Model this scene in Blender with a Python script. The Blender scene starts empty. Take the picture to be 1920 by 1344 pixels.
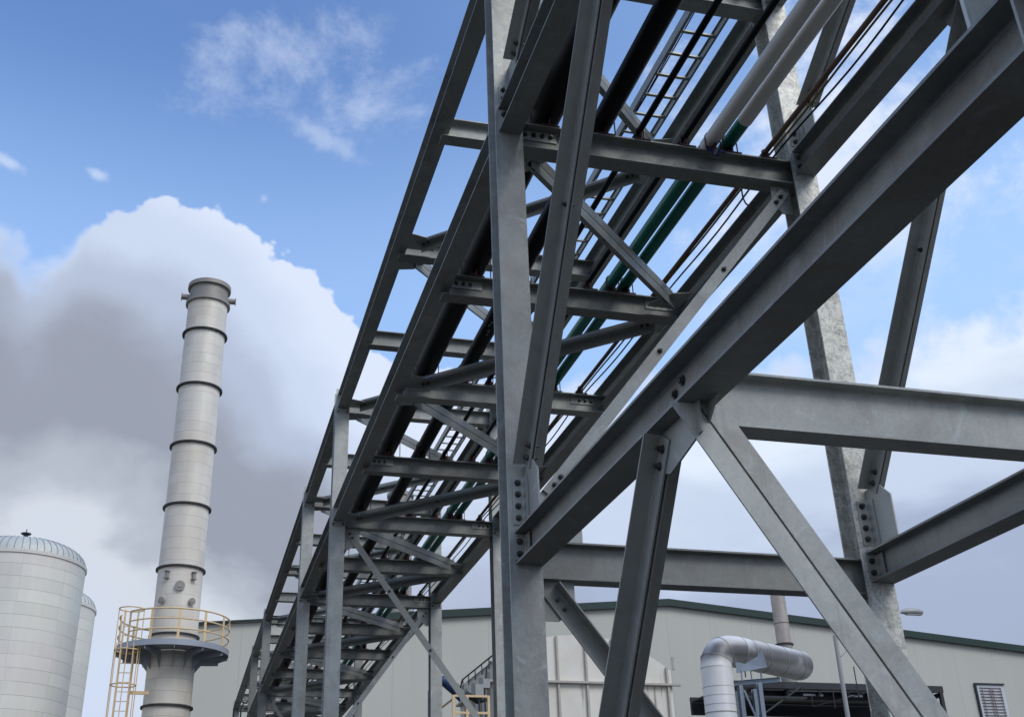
import bpy, bmesh, math, random
from mathutils import Vector, Matrix
random.seed(7)
rad = math.radians
S = bpy.context.scene
COL = S.collection

# ------------------------------------------------------------------ camera
cam_d = bpy.data.cameras.new("camera")
cam = bpy.data.objects.new("camera", cam_d)
COL.objects.link(cam)
YAW, PITCH, ROLL = 0.258639825, 0.471604523, -0.0229194917
fwd = Vector((math.cos(PITCH) * math.sin(YAW), math.cos(PITCH) * math.cos(YAW), math.sin(PITCH)))
rt = Vector((math.cos(YAW), -math.sin(YAW), 0))
up = rt.cross(fwd)
R_ = math.cos(ROLL) * rt + math.sin(ROLL) * up
U_ = -math.sin(ROLL) * rt + math.cos(ROLL) * up
M = Matrix((R_, U_, -fwd)).transposed().to_4x4()
M.translation = Vector((0, 0, 1.6))
cam.matrix_world = M
cam_d.sensor_width = 36
cam_d.lens = 36 * 2101.4686 / 1920
cam_d.shift_x = (960 - 901.101) / 1920
cam_d.shift_y = -(672 - 644.422) / 1920
cam_d.clip_start = 0.05
cam_d.clip_end = 3000
S.camera = cam

# ------------------------------------------------------------------ exposure
S.view_settings.view_transform = 'Standard'
S.view_settings.look = 'None'
S.view_settings.gamma = 1
S.view_settings.exposure = 0.08

# ------------------------------------------------------------------ sun
SUN_EL, SUN_AZ = rad(44), rad(150)       # azimuth measured from +Y towards +X
sd = Vector((math.sin(SUN_AZ) * math.cos(SUN_EL), math.cos(SUN_AZ) * math.cos(SUN_EL), math.sin(SUN_EL)))
sun_d = bpy.data.lights.new("sun", 'SUN')
sun_d.energy = 1.35
sun_d.angle = rad(28)
sun_d.color = (1.0, 0.95, 0.88)
sun = bpy.data.objects.new("sun", sun_d)
sun.rotation_euler = sd.to_track_quat('Z', 'Y').to_euler()
COL.objects.link(sun)


# ------------------------------------------------------------------ node helper
class NT:
    def __init__(s, tree):
        s.t = tree

    def n(s, typ, **kw):
        nd = s.t.nodes.new(typ)
        for k, v in kw.items():
            setattr(nd, k, v)
        return nd

    def link(s, a, b):
        s.t.links.new(a, b)

    def put(s, sock, v):
        if isinstance(v, bpy.types.NodeSocket):
            s.link(v, sock)
        else:
            sock.default_value = v

    def math(s, op, a, b=0.0, c=0.0, clamp=False):
        m = s.n('ShaderNodeMath', operation=op, use_clamp=clamp)
        s.put(m.inputs[0], a)
        s.put(m.inputs[1], b)
        s.put(m.inputs[2], c)
        return m.outputs[0]

    def rng(s, v, a, b, c=0.0, d=1.0, smooth=True):
        m = s.n('ShaderNodeMapRange', interpolation_type='SMOOTHSTEP' if smooth else 'LINEAR')
        s.put(m.inputs[0], v)
        for i, x in zip((1, 2, 3, 4), (a, b, c, d)):
            s.put(m.inputs[i], x)
        return m.outputs[0]

    def noise(s, vec, scale, detail=6, rough=.55, dist=0.0, col=False):
        m = s.n('ShaderNodeTexNoise')
        s.put(m.inputs['Vector'], vec)
        m.inputs['Scale'].default_value = scale
        m.inputs['Detail'].default_value = detail
        m.inputs['Roughness'].default_value = rough
        m.inputs['Distortion'].default_value = dist
        return m.outputs['Color' if col else 'Fac']

    def ramp(s, v, stops, interp='EASE'):
        m = s.n('ShaderNodeValToRGB')
        m.color_ramp.interpolation = interp
        e = m.color_ramp.elements
        while len(e) < len(stops):
            e.new(.5)
        for el, (p, c) in zip(e, stops):
            el.position = p
            el.color = (*c, 1) if len(c) == 3 else c
        s.put(m.inputs[0], v)
        return m.outputs[0]

    def mix(s, f, a, b, blend='MIX'):
        m = s.n('ShaderNodeMix', data_type='RGBA', blend_type=blend)
        s.put(m.inputs[0], f)
        for i, x in ((6, a), (7, b)):
            s.put(m.inputs[i], (*x, 1) if isinstance(x, tuple) and len(x) == 3 else x)
        return m.outputs[2]

    def mapping(s, vec, scale=(1, 1, 1), loc=(0, 0, 0), rot=(0, 0, 0)):
        m = s.n('ShaderNodeMapping')
        s.put(m.inputs[0], vec)
        m.inputs['Scale'].default_value = scale
        m.inputs['Location'].default_value = loc
        m.inputs['Rotation'].default_value = rot
        return m.outputs[0]


# ------------------------------------------------------------------ world: sky and clouds
W = bpy.data.worlds.new("World")
S.world = W
W.use_nodes = True
W.node_tree.nodes.clear()
w = NT(W.node_tree)
out = w.n('ShaderNodeOutputWorld')
sky = w.n('ShaderNodeTexSky', sky_type='NISHITA')
sky.sun_disc = False
sky.sun_elevation = SUN_EL
sky.sun_rotation = SUN_AZ
sky.air_density = 1.0
sky.dust_density = 0.6
sky.ozone_density = 2.0
skyc = w.mix(0.10, sky.outputs[0], (3.9, 4.4, 5.2))
skyc = w.mix(1.0, skyc, (.84, 1.15, 1.62), 'MULTIPLY')
bg_sky = w.n('ShaderNodeBackground')
bg_sky.inputs[1].default_value = 0.12
tc = w.n('ShaderNodeTexCoord')
P = tc.outputs['Generated']
sep = w.n('ShaderNodeSeparateXYZ')
w.link(P, sep.inputs[0])
az = w.math('MULTIPLY', w.math('ARCTAN2', sep.outputs[0], sep.outputs[1]), 57.29578)
el = w.math('MULTIPLY', w.math('ARCSINE', sep.outputs[2]), 57.29578)
hz = w.math('ADD', w.rng(el, 42, 28, .05, .45), w.rng(az, 0, 40, 0, .22))
w.put(bg_sky.inputs[0], w.mix(hz, skyc, (4.3, 6.4, 9.6)))
# top of the big cloud bank as a function of the bearing (degrees)
fc = w.n('ShaderNodeFloatCurve')
w.put(fc.inputs['Value'], w.rng(az, -25, 55, 0, 1, smooth=False))
pts = [(-25, 34), (-15, 33), (-12.3, 32.0), (-11, 31.2), (-9.9, 30.4), (-8.6, 31.4), (-7.4, 33), (-5.8, 33.6), (-4, 33.9), (-1, 33.8),
       (.4, 33.2), (2.2, 32.7), (4.1, 31.8), (6.1, 30.7), (7.2, 29.3), (8.6, 27.8), (10.5, 26.6), (14, 26), (20, 25),
       (28, 24.5), (33, 25.5), (38, 26.3), (42, 26.6), (55, 27)]
cv = fc.mapping.curves[0]
for i, (a, e) in enumerate(pts):
    xy = ((a + 25) / 80, e / 50)
    if i < 2:
        cv.points[i if i == 0 else 1].location = xy
    else:
        cv.points.new(*xy)
fc.mapping.update()
top = w.math('MULTIPLY', fc.outputs[0], 50)
vr = w.n('ShaderNodeTexVoronoi', feature='F1')
w.put(vr.inputs['Vector'], w.mapping(P, (1, 1, 1.15)))
vr.inputs['Scale'].default_value = 30
vr.inputs['Detail'].default_value = 1.6
vr.inputs['Roughness'].default_value = .62
vr.inputs['Lacunarity'].default_value = 2.3
bil = w.math('SUBTRACT', .98, w.math('MULTIPLY', vr.outputs['Distance'], 1.05))
right = w.rng(az, 10, 20)
kb = w.math('MULTIPLY', w.math('SUBTRACT', 1.0, right), .5)
n_a = w.noise(P, 22, 8, .56)
n_puff = w.math('ADD', n_a, w.math('MULTIPLY', kb, w.math('SUBTRACT', bil, n_a)))
n_lump = w.noise(P, 9, 3, .5)
right = w.rng(az, 12, 30)
ampl = w.math('ADD', 2.5, w.math('MULTIPLY', right, 5.5))
edge = w.math('ADD', top, w.math('MULTIPLY', w.math('SUBTRACT', n_puff, .5), ampl))
edge = w.math('ADD', edge, w.math('MULTIPLY', w.math('SUBTRACT', n_lump, .5), w.math('MULTIPLY', right, 8.0)))
depth = w.math('SUBTRACT', edge, el)
soft = w.math('ADD', w.math('ADD', .42, w.math('MULTIPLY', right, 2.4)), w.rng(az, -6.5, -9, 0, 2.2))
m_bank = w.math('DIVIDE', depth, soft, clamp=True)
m_bank = w.rng(m_bank, 0, 1)
# shading inside the bank: bright puffy rim, grey belly, bright again near the horizon
n_in = w.noise(w.mapping(P, (1, 1, 1.8)), 5.5, 5, .5, .3)
n_in2 = w.noise(w.mapping(P, (1, 1, 1.5)), 16, 5, .55)
dd = w.math('ADD', depth, w.math('MULTIPLY', w.math('SUBTRACT', n_in, .5), w.rng(el, 24, 17, 5.5, 15)))
dd = w.math('ADD', dd, w.math('MULTIPLY', w.math('SUBTRACT', n_in2, .5), 2.6))
dd = w.math('SUBTRACT', dd, w.math('MULTIPLY', w.math('SUBTRACT', bil, .5), 1.5))
dd = w.math('ADD', dd, w.rng(az, 0, -11, 0, 4.5))
dd = w.math('SUBTRACT', dd, w.math('MULTIPLY', w.rng(az, -2, 9), 4.5))
cl_left = w.ramp(w.math('DIVIDE', dd, 28), [
    (0.0, (.69, .77, .94)), (.14, (.58, .67, .85)), (.25, (.45, .52, .67)), (.39, (.315, .345, .425)),
    (.48, (.31, .34, .42)), (.58, (.45, .49, .57)), (.69, (.63, .68, .77)), (1.0, (.60, .69, .87))])
n_r = w.noise(w.mapping(P, (1, 1, 3.0)), 4.5, 5, .5, .2)
dr = w.math('ADD', w.math('SUBTRACT', top, el), w.math('MULTIPLY', w.math('SUBTRACT', n_r, .5), 12))
cl_right = w.ramp(w.math('DIVIDE', dr, 24), [
    (0.0, (.60, .70, .90)), (.14, (.74, .83, .97)), (.32, (.56, .65, .82)), (.45, (.38, .45, .62)),
    (.66, (.36, .43, .58)), (.82, (.50, .57, .76)), (1.0, (.62, .70, .90))])
cl = w.mix(w.rng(az, 9, 24), cl_left, cl_right)
# thin wisps high up
wn = w.noise(w.mapping(P, (1, 1, 1.35), (.7, .4, 0)), 8, 9, .66, .15)
wn2 = w.noise(w.mapping(P, (1, 1, 1), (2.3, 1.1, 0)), 2.6, 2, .5)
patchL = w.math('MULTIPLY', w.rng(w.math('ABSOLUTE', w.math('SUBTRACT', az, 3.5)), 13, 3), w.rng(w.math('ABSOLUTE', w.math('SUBTRACT', el, 40)), 5.5, 1.0))
patchR = w.rng(az, 20, 30)
lo = w.math('SUBTRACT', .66, w.math('ADD', w.math('MULTIPLY', patchL, .30), w.math('MULTIPLY', patchR, .28)))
wm = w.math('SUBTRACT', w.math('ADD', wn, w.math('MULTIPLY', w.math('SUBTRACT', wn2, .5), .30)), lo)
wm = w.rng(wm, .02, .26)
wm = w.math('MULTIPLY', wm, w.math('ADD', .42, w.math('MULTIPLY', patchR, .56)))
wm = w.math('MULTIPLY', wm, w.rng(el, 24, 33))
wisp = (.72, .80, .96)
# small single puffs
def puff(a0, e0, ra, re, tilt=0.0):
    u = w.math('DIVIDE', w.math('SUBTRACT', az, a0), ra)
    v = w.math('DIVIDE', w.math('ADD', w.math('SUBTRACT', el, e0), w.math('MULTIPLY', w.math('SUBTRACT', az, a0), tilt)), re)
    r2 = w.math('SQRT', w.math('ADD', w.math('MULTIPLY', u, u), w.math('MULTIPLY', v, v)))
    r2 = w.math('ADD', r2, w.math('MULTIPLY', w.math('SUBTRACT', w.noise(P, 60, 4, .6), .5), 1.3))
    return w.rng(r2, 1.0, .1)
pf = w.math('MAXIMUM', puff(-12.4, 33.6, 1.3, .42, .18), puff(-7.6, 33.9, .75, .38, .18))
pf = w.math('MAXIMUM', w.math('MULTIPLY', pf, .5), w.math('MULTIPLY', puff(1.9, 33.95, .35, .3), .3))
pf = w.math('MAXIMUM', pf, w.math('MULTIPLY', puff(5.2, 37.2, 3.0, .9, .35), .35))
mask_cl = w.math('MAXIMUM', m_bank, w.math('MAXIMUM', wm, pf))
ccol = w.mix(m_bank, wisp, cl)
bg_cl = w.n('ShaderNodeBackground')
w.put(bg_cl.inputs[0], ccol)
bg_cl.inputs[1].default_value = 1.0
mx = w.n('ShaderNodeMixShader')
w.put(mx.inputs[0], mask_cl)
w.link(bg_sky.outputs[0], mx.inputs[1])
w.link(bg_cl.outputs[0], mx.inputs[2])
w.link(mx.outputs[0], out.inputs[0])


# ------------------------------------------------------------------ materials
def new_mat(name):
    m = bpy.data.materials.new(name)
    m.use_nodes = True
    t = NT(m.node_tree)
    b = m.node_tree.nodes['Principled BSDF']
    return m, t, b


def galv(name, base, var=.12, metal=.4, rough=.55, mott=0.0, rust=.0, cool=(1.0, 1.03, .95)):
    m, t, b = new_mat(name)
    o = t.n('ShaderNodeTexCoord').outputs['Object']
    oi = t.n('ShaderNodeObjectInfo')
    ofs = t.n('ShaderNodeVectorMath', operation='ADD')
    t.link(o, ofs.inputs[0])
    sc = t.n('ShaderNodeVectorMath', operation='SCALE')
    cx = t.n('ShaderNodeCombineXYZ')
    for i in range(3):
        t.link(oi.outputs['Random'], cx.inputs[i])
    t.link(cx.outputs[0], sc.inputs[0])
    sc.inputs['Scale'].default_value = 37
    t.link(sc.outputs[0], ofs.inputs[1])
    o = ofs.outputs[0]
    big = t.noise(o, 1.3, 4, .6, .6)
    mid = t.noise(o, 6, 6, .62, 1.2)
    fine = t.noise(o, 60, 3, .6)
    vor = t.n('ShaderNodeTexVoronoi')
    t.put(vor.inputs['Vector'], o)
    vor.inputs['Scale'].default_value = 55
    sepc = t.n('ShaderNodeSeparateColor')
    t.link(vor.outputs['Color'], sepc.inputs[0])
    v = t.math('ADD', t.math('MULTIPLY', t.math('SUBTRACT', big, .5), var * 3.2),
               t.math('MULTIPLY', t.math('SUBTRACT', mid, .5), var * 2.6))
    v = t.math('ADD', v, t.math('MULTIPLY', t.math('SUBTRACT', fine, .5), var * 1.0))
    v = t.math('ADD', v, t.math('MULTIPLY', t.math('SUBTRACT', sepc.outputs[0], .5), var * .35))
    v = t.math('ADD', v, t.math('MULTIPLY', t.math('SUBTRACT', oi.outputs['Random'], .5), var * 2.2))
    f = t.math('ADD', 1.0, v)
    col = tuple(base * c for c in cool)
    cc = t.n('ShaderNodeVectorMath', operation='SCALE')
    cc.inputs[0].default_value = col
    t.link(f, cc.inputs['Scale'])
    c = cc.outputs[0]
    # brownish handling stains and vertical weather streaks
    brn = t.rng(t.noise(o, 1.9, 7, .7, .6), .48, .64)
    c = t.mix(t.math('MULTIPLY', brn, var * 2.4), c, (base * .78, base * .70, base * .62))
    stk_ = t.rng(t.noise(t.mapping(o, (9, 9, .5)), 2.2, 6, .65), .52, .72)
    c = t.mix(t.math('MULTIPLY', stk_, var * 1.6), c, (base * .60, base * .60, base * .60))
    # pale zinc bloom
    bl = t.rng(t.noise(o, 3.3, 7, .66, 1.8), .56, .72)
    c = t.mix(t.math('MULTIPLY', bl, .42), c, (base * 1.45, base * 1.55, base * 1.55))
    if mott:
        ms = t.noise(t.mapping(o, (1, 1, .8)), 14, 9, .75, .7)
        mk = t.rng(ms, .45, .60)
        c = t.mix(t.math('MULTIPLY', mk, mott * .75), c, (.17, .165, .14))
        spk = t.rng(t.noise(o, 48, 5, .7), .55, .62)
        c = t.mix(t.math('MULTIPLY', spk, mott * .8), c, (.10, .10, .09))
        mk2 = t.rng(t.noise(o, 4, 8, .72, .5), .58, .66)
        c = t.mix(t.math('MULTIPLY', mk2, mott * .8), c, (.25, .20, .13))
    if rust:
        rk = t.rng(t.noise(o, 2.6, 8, .72, .8), .64, .74)
        c = t.mix(t.math('MULTIPLY', rk, rust), c, (.20, .11, .05))
    t.put(b.inputs['Base Color'], c)
    b.inputs['Metallic'].default_value = metal
    r = t.math('ADD', rough, t.math('MULTIPLY', t.math('SUBTRACT', mid, .5), .5))
    t.put(b.inputs['Roughness'], r)
    bp = t.n('ShaderNodeBump')
    bp.inputs['Strength'].default_value = .12
    bp.inputs['Distance'].default_value = .01
    t.put(bp.inputs['Height'], mid)
    t.link(bp.outputs[0], b.inputs['Normal'])
    return m


def plain(name, col, rough=.6, metal=0.0, var=.15, scale=8.0, bump=0.0, spec=.5):
    m, t, b = new_mat(name)
    o = t.n('ShaderNodeTexCoord').outputs['Object']
    nz = t.noise(o, scale, 6, .6)
    nb = t.noise(o, scale * .18, 3, .6)
    f = t.math('ADD', 1.0, t.math('ADD', t.math('MULTIPLY', t.math('SUBTRACT', nz, .5), var * 2), t.math('MULTIPLY', t.math('SUBTRACT', nb, .5), var * 2)))
    sc = t.n('ShaderNodeVectorMath', operation='SCALE')
    sc.inputs[0].default_value = col
    t.link(f, sc.inputs['Scale'])
    t.put(b.inputs['Base Color'], sc.outputs[0])
    b.inputs['Roughness'].default_value = rough
    b.inputs['Metallic'].default_value = metal
    b.inputs['Specular IOR Level'].default_value = spec
    if bump:
        bp = t.n('ShaderNodeBump')
        bp.inputs['Strength'].default_value = bump
        t.put(bp.inputs['Height'], nz)
        t.link(bp.outputs[0], b.inputs['Normal'])
    return m


M_GAL = galv('galvanised_steel', .30, var=.22, rust=.35)  # base lowered so shaded undersides come out darker
M_GALW = galv('galvanised_steel_lit', .47, var=.22, rust=.7)  # same steel, paler: light on the front faces put into the base colour
M_MOT = galv('mottled_zinc', .60, mott=.6, rust=.25, metal=.35, cool=(1.0, 1.0, .90))
M_BRACE = galv('galvanised_angle', .34, rust=.12)
M_PLATE = galv('galvanised_plate', .40, rust=.1)
M_BOLT = galv('bolt_zinc', .10, var=.2, metal=.8, rough=.42)
M_BLACK = plain('black_coated_pipe', (.005, .0045, .005), .5, 0, .4, 3, 0, .25)
M_GREEN = plain('green_painted_pipe', (.004, .19, .13), .3, 0, .12, 4)
M_WHITE = plain('white_lagging', (.85, .82, .74), .38, 0, .10, 3)
M_SHOE = plain('red_oxide_shoe', (.055, .014, .012), .7, 0, .35, 12)
M_RUSTY = plain('rusty_conduit', (.22, .13, .08), .6, .3, .45, 6)
M_YEL = plain('yellow_hose', (.34, .24, .05), .5, 0, .2, 9)
M_CABLE = plain('black_cable', (.015, .015, .016), .5)
M_BLUET = plain('blue_tape', (.01, .012, .10), .4)
M_ALU = galv('aluminium_tray', .30, var=.1, metal=.5, rough=.5)
M_CREAM = plain('cream_paint', (.86, .63, .34), .5, 0, .12, 5)
M_STEELBLUE = plain('blue_grey_paint', (.40, .43, .47), .5, .1, .15, 3)
M_FRAME = plain('frame_blue_grey', (.22, .26, .31), .55, .1, .15, 3)
M_DARKST = plain('dark_steel', (.035, .038, .042), .6, .2, .3, 4)
M_GUTTER = plain('dark_green_fascia', (.007, .032, .022), .5, 0, .12, 1.2)
M_BLUEP = plain('blue_pipe_paint', (.03, .055, .14), .4, 0, .12, 4)
M_LAMP = plain('lamp_housing', (.38, .38, .36), .45, .1, .1, 6)
M_CHALK = plain('chalk_marking', (.45, .45, .42), .9, 0, .4, 60)
M_ROOF = plain('roof_sheet', (.30, .31, .30), .6, .2, .1, .5)


def clad(name, base, warm, spz=.42, metal=.5, rough=.4, streak=.5, vjs=.07, stag=.03):
    """metal cladding of a vertical vessel with horizontal sheet joints every spz metres"""
    m, t, b = new_mat(name)
    o = t.n('ShaderNodeTexCoord').outputs['Object']
    sp = t.n('ShaderNodeSeparateXYZ')
    t.link(o, sp.inputs[0])
    z = sp.outputs[2]
    ang = t.math('ARCTAN2', sp.outputs[1], sp.outputs[0])
    row = t.math('FLOOR', t.math('DIVIDE', z, spz))
    fr = t.math('FRACT', t.math('DIVIDE', z, spz))
    wobble = t.noise(o, .6, 2, .5)
    joint = t.rng(t.math('ABSOLUTE', t.math('SUBTRACT', fr, .5)), .486, .497)
    joint = t.math('MULTIPLY', joint, t.rng(wobble, .35, .55, .35, .95))
    # vertical laps, offset from row to row
    wn_ = t.n('ShaderNodeTexWhiteNoise', noise_dimensions='1D')
    t.put(wn_.inputs['W'], row)
    af = t.math('FRACT', t.math('MULTIPLY', t.math('ADD', ang, t.math('MULTIPLY', wn_.outputs[0], stag)), 1.43))
    vj = t.math('MULTIPLY', t.rng(t.math('ABSOLUTE', t.math('SUBTRACT', af, .5)), .490, .498), vjs)
    # each sheet its own tint
    wn3 = t.n('ShaderNodeTexWhiteNoise', noise_dimensions='2D')
    cx = t.n('ShaderNodeCombineXYZ')
    t.put(cx.inputs[0], row)
    t.put(cx.inputs[1], t.math('FLOOR', t.math('MULTIPLY', t.math('ADD', ang, t.math('MULTIPLY', wn_.outputs[0], stag)), 1.43)))
    t.link(cx.outputs[0], wn3.inputs['Vector'])
    st = t.noise(t.mapping(o, (1.0, 1.0, .10)), 5, 5, .6)
    lg = t.noise(o, .35, 4, .6)
    f = t.math('ADD', 1.0, t.math('MULTIPLY', t.math('SUBTRACT', wn3.outputs[0], .5), .10))
    f = t.math('ADD', f, t.math('MULTIPLY', t.math('SUBTRACT', st, .5), streak * .55))
    f = t.math('ADD', f, t.math('MULTIPLY', t.math('SUBTRACT', lg, .5), .25))
    base_c = t.mix(t.rng(lg, .4, .62), base, warm)
    sc = t.n('ShaderNodeVectorMath', operation='SCALE')
    t.link(base_c, sc.inputs[0])
    t.link(f, sc.inputs['Scale'])
    c = t.mix(t.math('MAXIMUM', joint, vj), sc.outputs[0], (.10, .10, .10))
    t.put(b.inputs['Base Color'], c)
    b.inputs['Metallic'].default_value = metal
    t.put(b.inputs['Roughness'], t.math('ADD', rough, t.math('MULTIPLY', t.math('SUBTRACT', st, .5), .3)))
    bp = t.n('ShaderNodeBump')
    bp.inputs['Strength'].default_value = .25
    bp.inputs['Distance'].default_value = .02
    t.put(bp.inputs['Height'], t.math('SUBTRACT', t.noise(o, 1.6, 2, .5), joint))
    t.link(bp.outputs[0], b.inputs['Normal'])
    return m


M_STACK = clad('stack_cladding', (.82, .77, .66), (.72, .65, .53), .40, .05, .45, .35)
M_TANK = clad('tank_cladding', (.84, .82, .71), (.80, .75, .67), .46, .03, .45, .3, .13, .04)
M_DOME = galv('dome_sheet', .66, var=.06, metal=.2, rough=.6)
M_DUCT = clad('duct_cladding', (.86, .85, .80), (.76, .72, .66), 50.0, .18, .45, .25)
M_CAP = plain('cap_steel', (.33, .31, .27), .6, .3, .15, 4)
M_RING = plain('ring_dark', (.045, .042, .04), .6, .2, .2, 5)


def wall_mat():
    m, t, b = new_mat('wall_panels')
    o = t.n('ShaderNodeTexCoord').outputs['Object']
    sp = t.n('ShaderNodeSeparateXYZ')
    t.link(o, sp.inputs[0])
    x = sp.outputs[0]
    f1 = t.math('ABSOLUTE', t.math('SUBTRACT', t.math('FRACT', t.math('DIVIDE', x, 3.1)), .5))
    f2 = t.math('ABSOLUTE', t.math('SUBTRACT', t.math('FRACT', t.math('DIVIDE', x, .52)), .5))
    j = t.math('MAXIMUM', t.math('MULTIPLY', t.rng(f1, .489, .497), .22), t.math('MULTIPLY', t.rng(f2, .44, .49), .02))
    st = t.noise(t.mapping(o, (1, 1, .06)), 1.4, 6, .62)
    lg = t.noise(o, .09, 4, .5)
    f = t.math('ADD', 1.0, t.math('ADD', t.math('MULTIPLY', t.math('SUBTRACT', st, .5), .10), t.math('MULTIPLY', t.math('SUBTRACT', lg, .5), .14)))
    sc = t.n('ShaderNodeVectorMath', operation='SCALE')
    sc.inputs[0].default_value = (.565, .555, .475)
    t.link(f, sc.inputs['Scale'])
    t.put(b.inputs['Base Color'], t.mix(j, sc.outputs[0], (.16, .17, .16)))
    b.inputs['Roughness'].default_value = .6
    return m


def stained_white():
    m, t, b = new_mat('stained_white_panel')
    o = t.n('ShaderNodeTexCoord').outputs['Object']
    sp = t.n('ShaderNodeSeparateXYZ')
    t.link(o, sp.inputs[0])
    z = sp.outputs[2]
    st = t.noise(t.mapping(o, (1, 1, .05)), 5.5, 5, .65)
    lg = t.noise(o, .8, 5, .6)
    base = t.mix(t.rng(lg, .35, .7), (.84, .80, .69), (.74, .69, .57))
    # rust and dirt runs start under the belt (z = 8.7) and fade on their way down
    run = t.math('MULTIPLY', t.rng(st, .55, .68), t.rng(z, 8.74, 8.66))
    run = t.math('MULTIPLY', run, t.rng(z, 6.0, 8.5, .15, .75))
    run2 = t.math('MULTIPLY', t.rng(st, .57, .7), .28)
    c = t.mix(run2, base, (.33, .31, .26))
    c = t.mix(run, c, (.17, .155, .13))
    t.put(b.inputs['Base Color'], c)
    b.inputs['Roughness'].default_value = .55
    return m


M_WALL = wall_mat()
M_HOP = stained_white()
M_HOPD = plain('panel_rib_paint', (.50, .46, .39), .6, 0, .2, 6)


def ground_mat():
    m, t, b = new_mat('concrete_yard')
    o = t.n('ShaderNodeTexCoord').outputs['Object']
    a = t.noise(o, .25, 6, .6)
    f = t.noise(o, 40, 4, .6)
    c = t.ramp(t.math('ADD', t.math('MULTIPLY', a, .7), t.math('MULTIPLY', f, .3)), [(.3, (.036, .033, .028)), (.7, (.066, .06, .052))])
    t.put(b.inputs['Base Color'], c)
    b.inputs['Roughness'].default_value = .9
    return m


M_GROUND = ground_mat()


# ------------------------------------------------------------------ object helpers
def empty(name, loc, label=None, cat=None, group=None):
    o = bpy.data.objects.new(name, None)
    COL.objects.link(o)
    o.location = loc
    if label:
        o['label'] = label
        o['category'] = cat
    if group:
        o['group'] = group
    return o


def tag(o, label, cat, group=None):
    o['label'] = label
    o['category'] = cat
    if group:
        o['group'] = group
    return o


def smooth_by_angle(me, ang=35):
    for p in me.polygons:
        p.use_smooth = True
    bm = bmesh.new()
    bm.from_mesh(me)
    for e in bm.edges:
        if len(e.link_faces) == 2:
            e.smooth = e.calc_face_angle() < rad(ang)
        else:
            e.smooth = False
    bm.to_mesh(me)
    bm.free()


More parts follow.
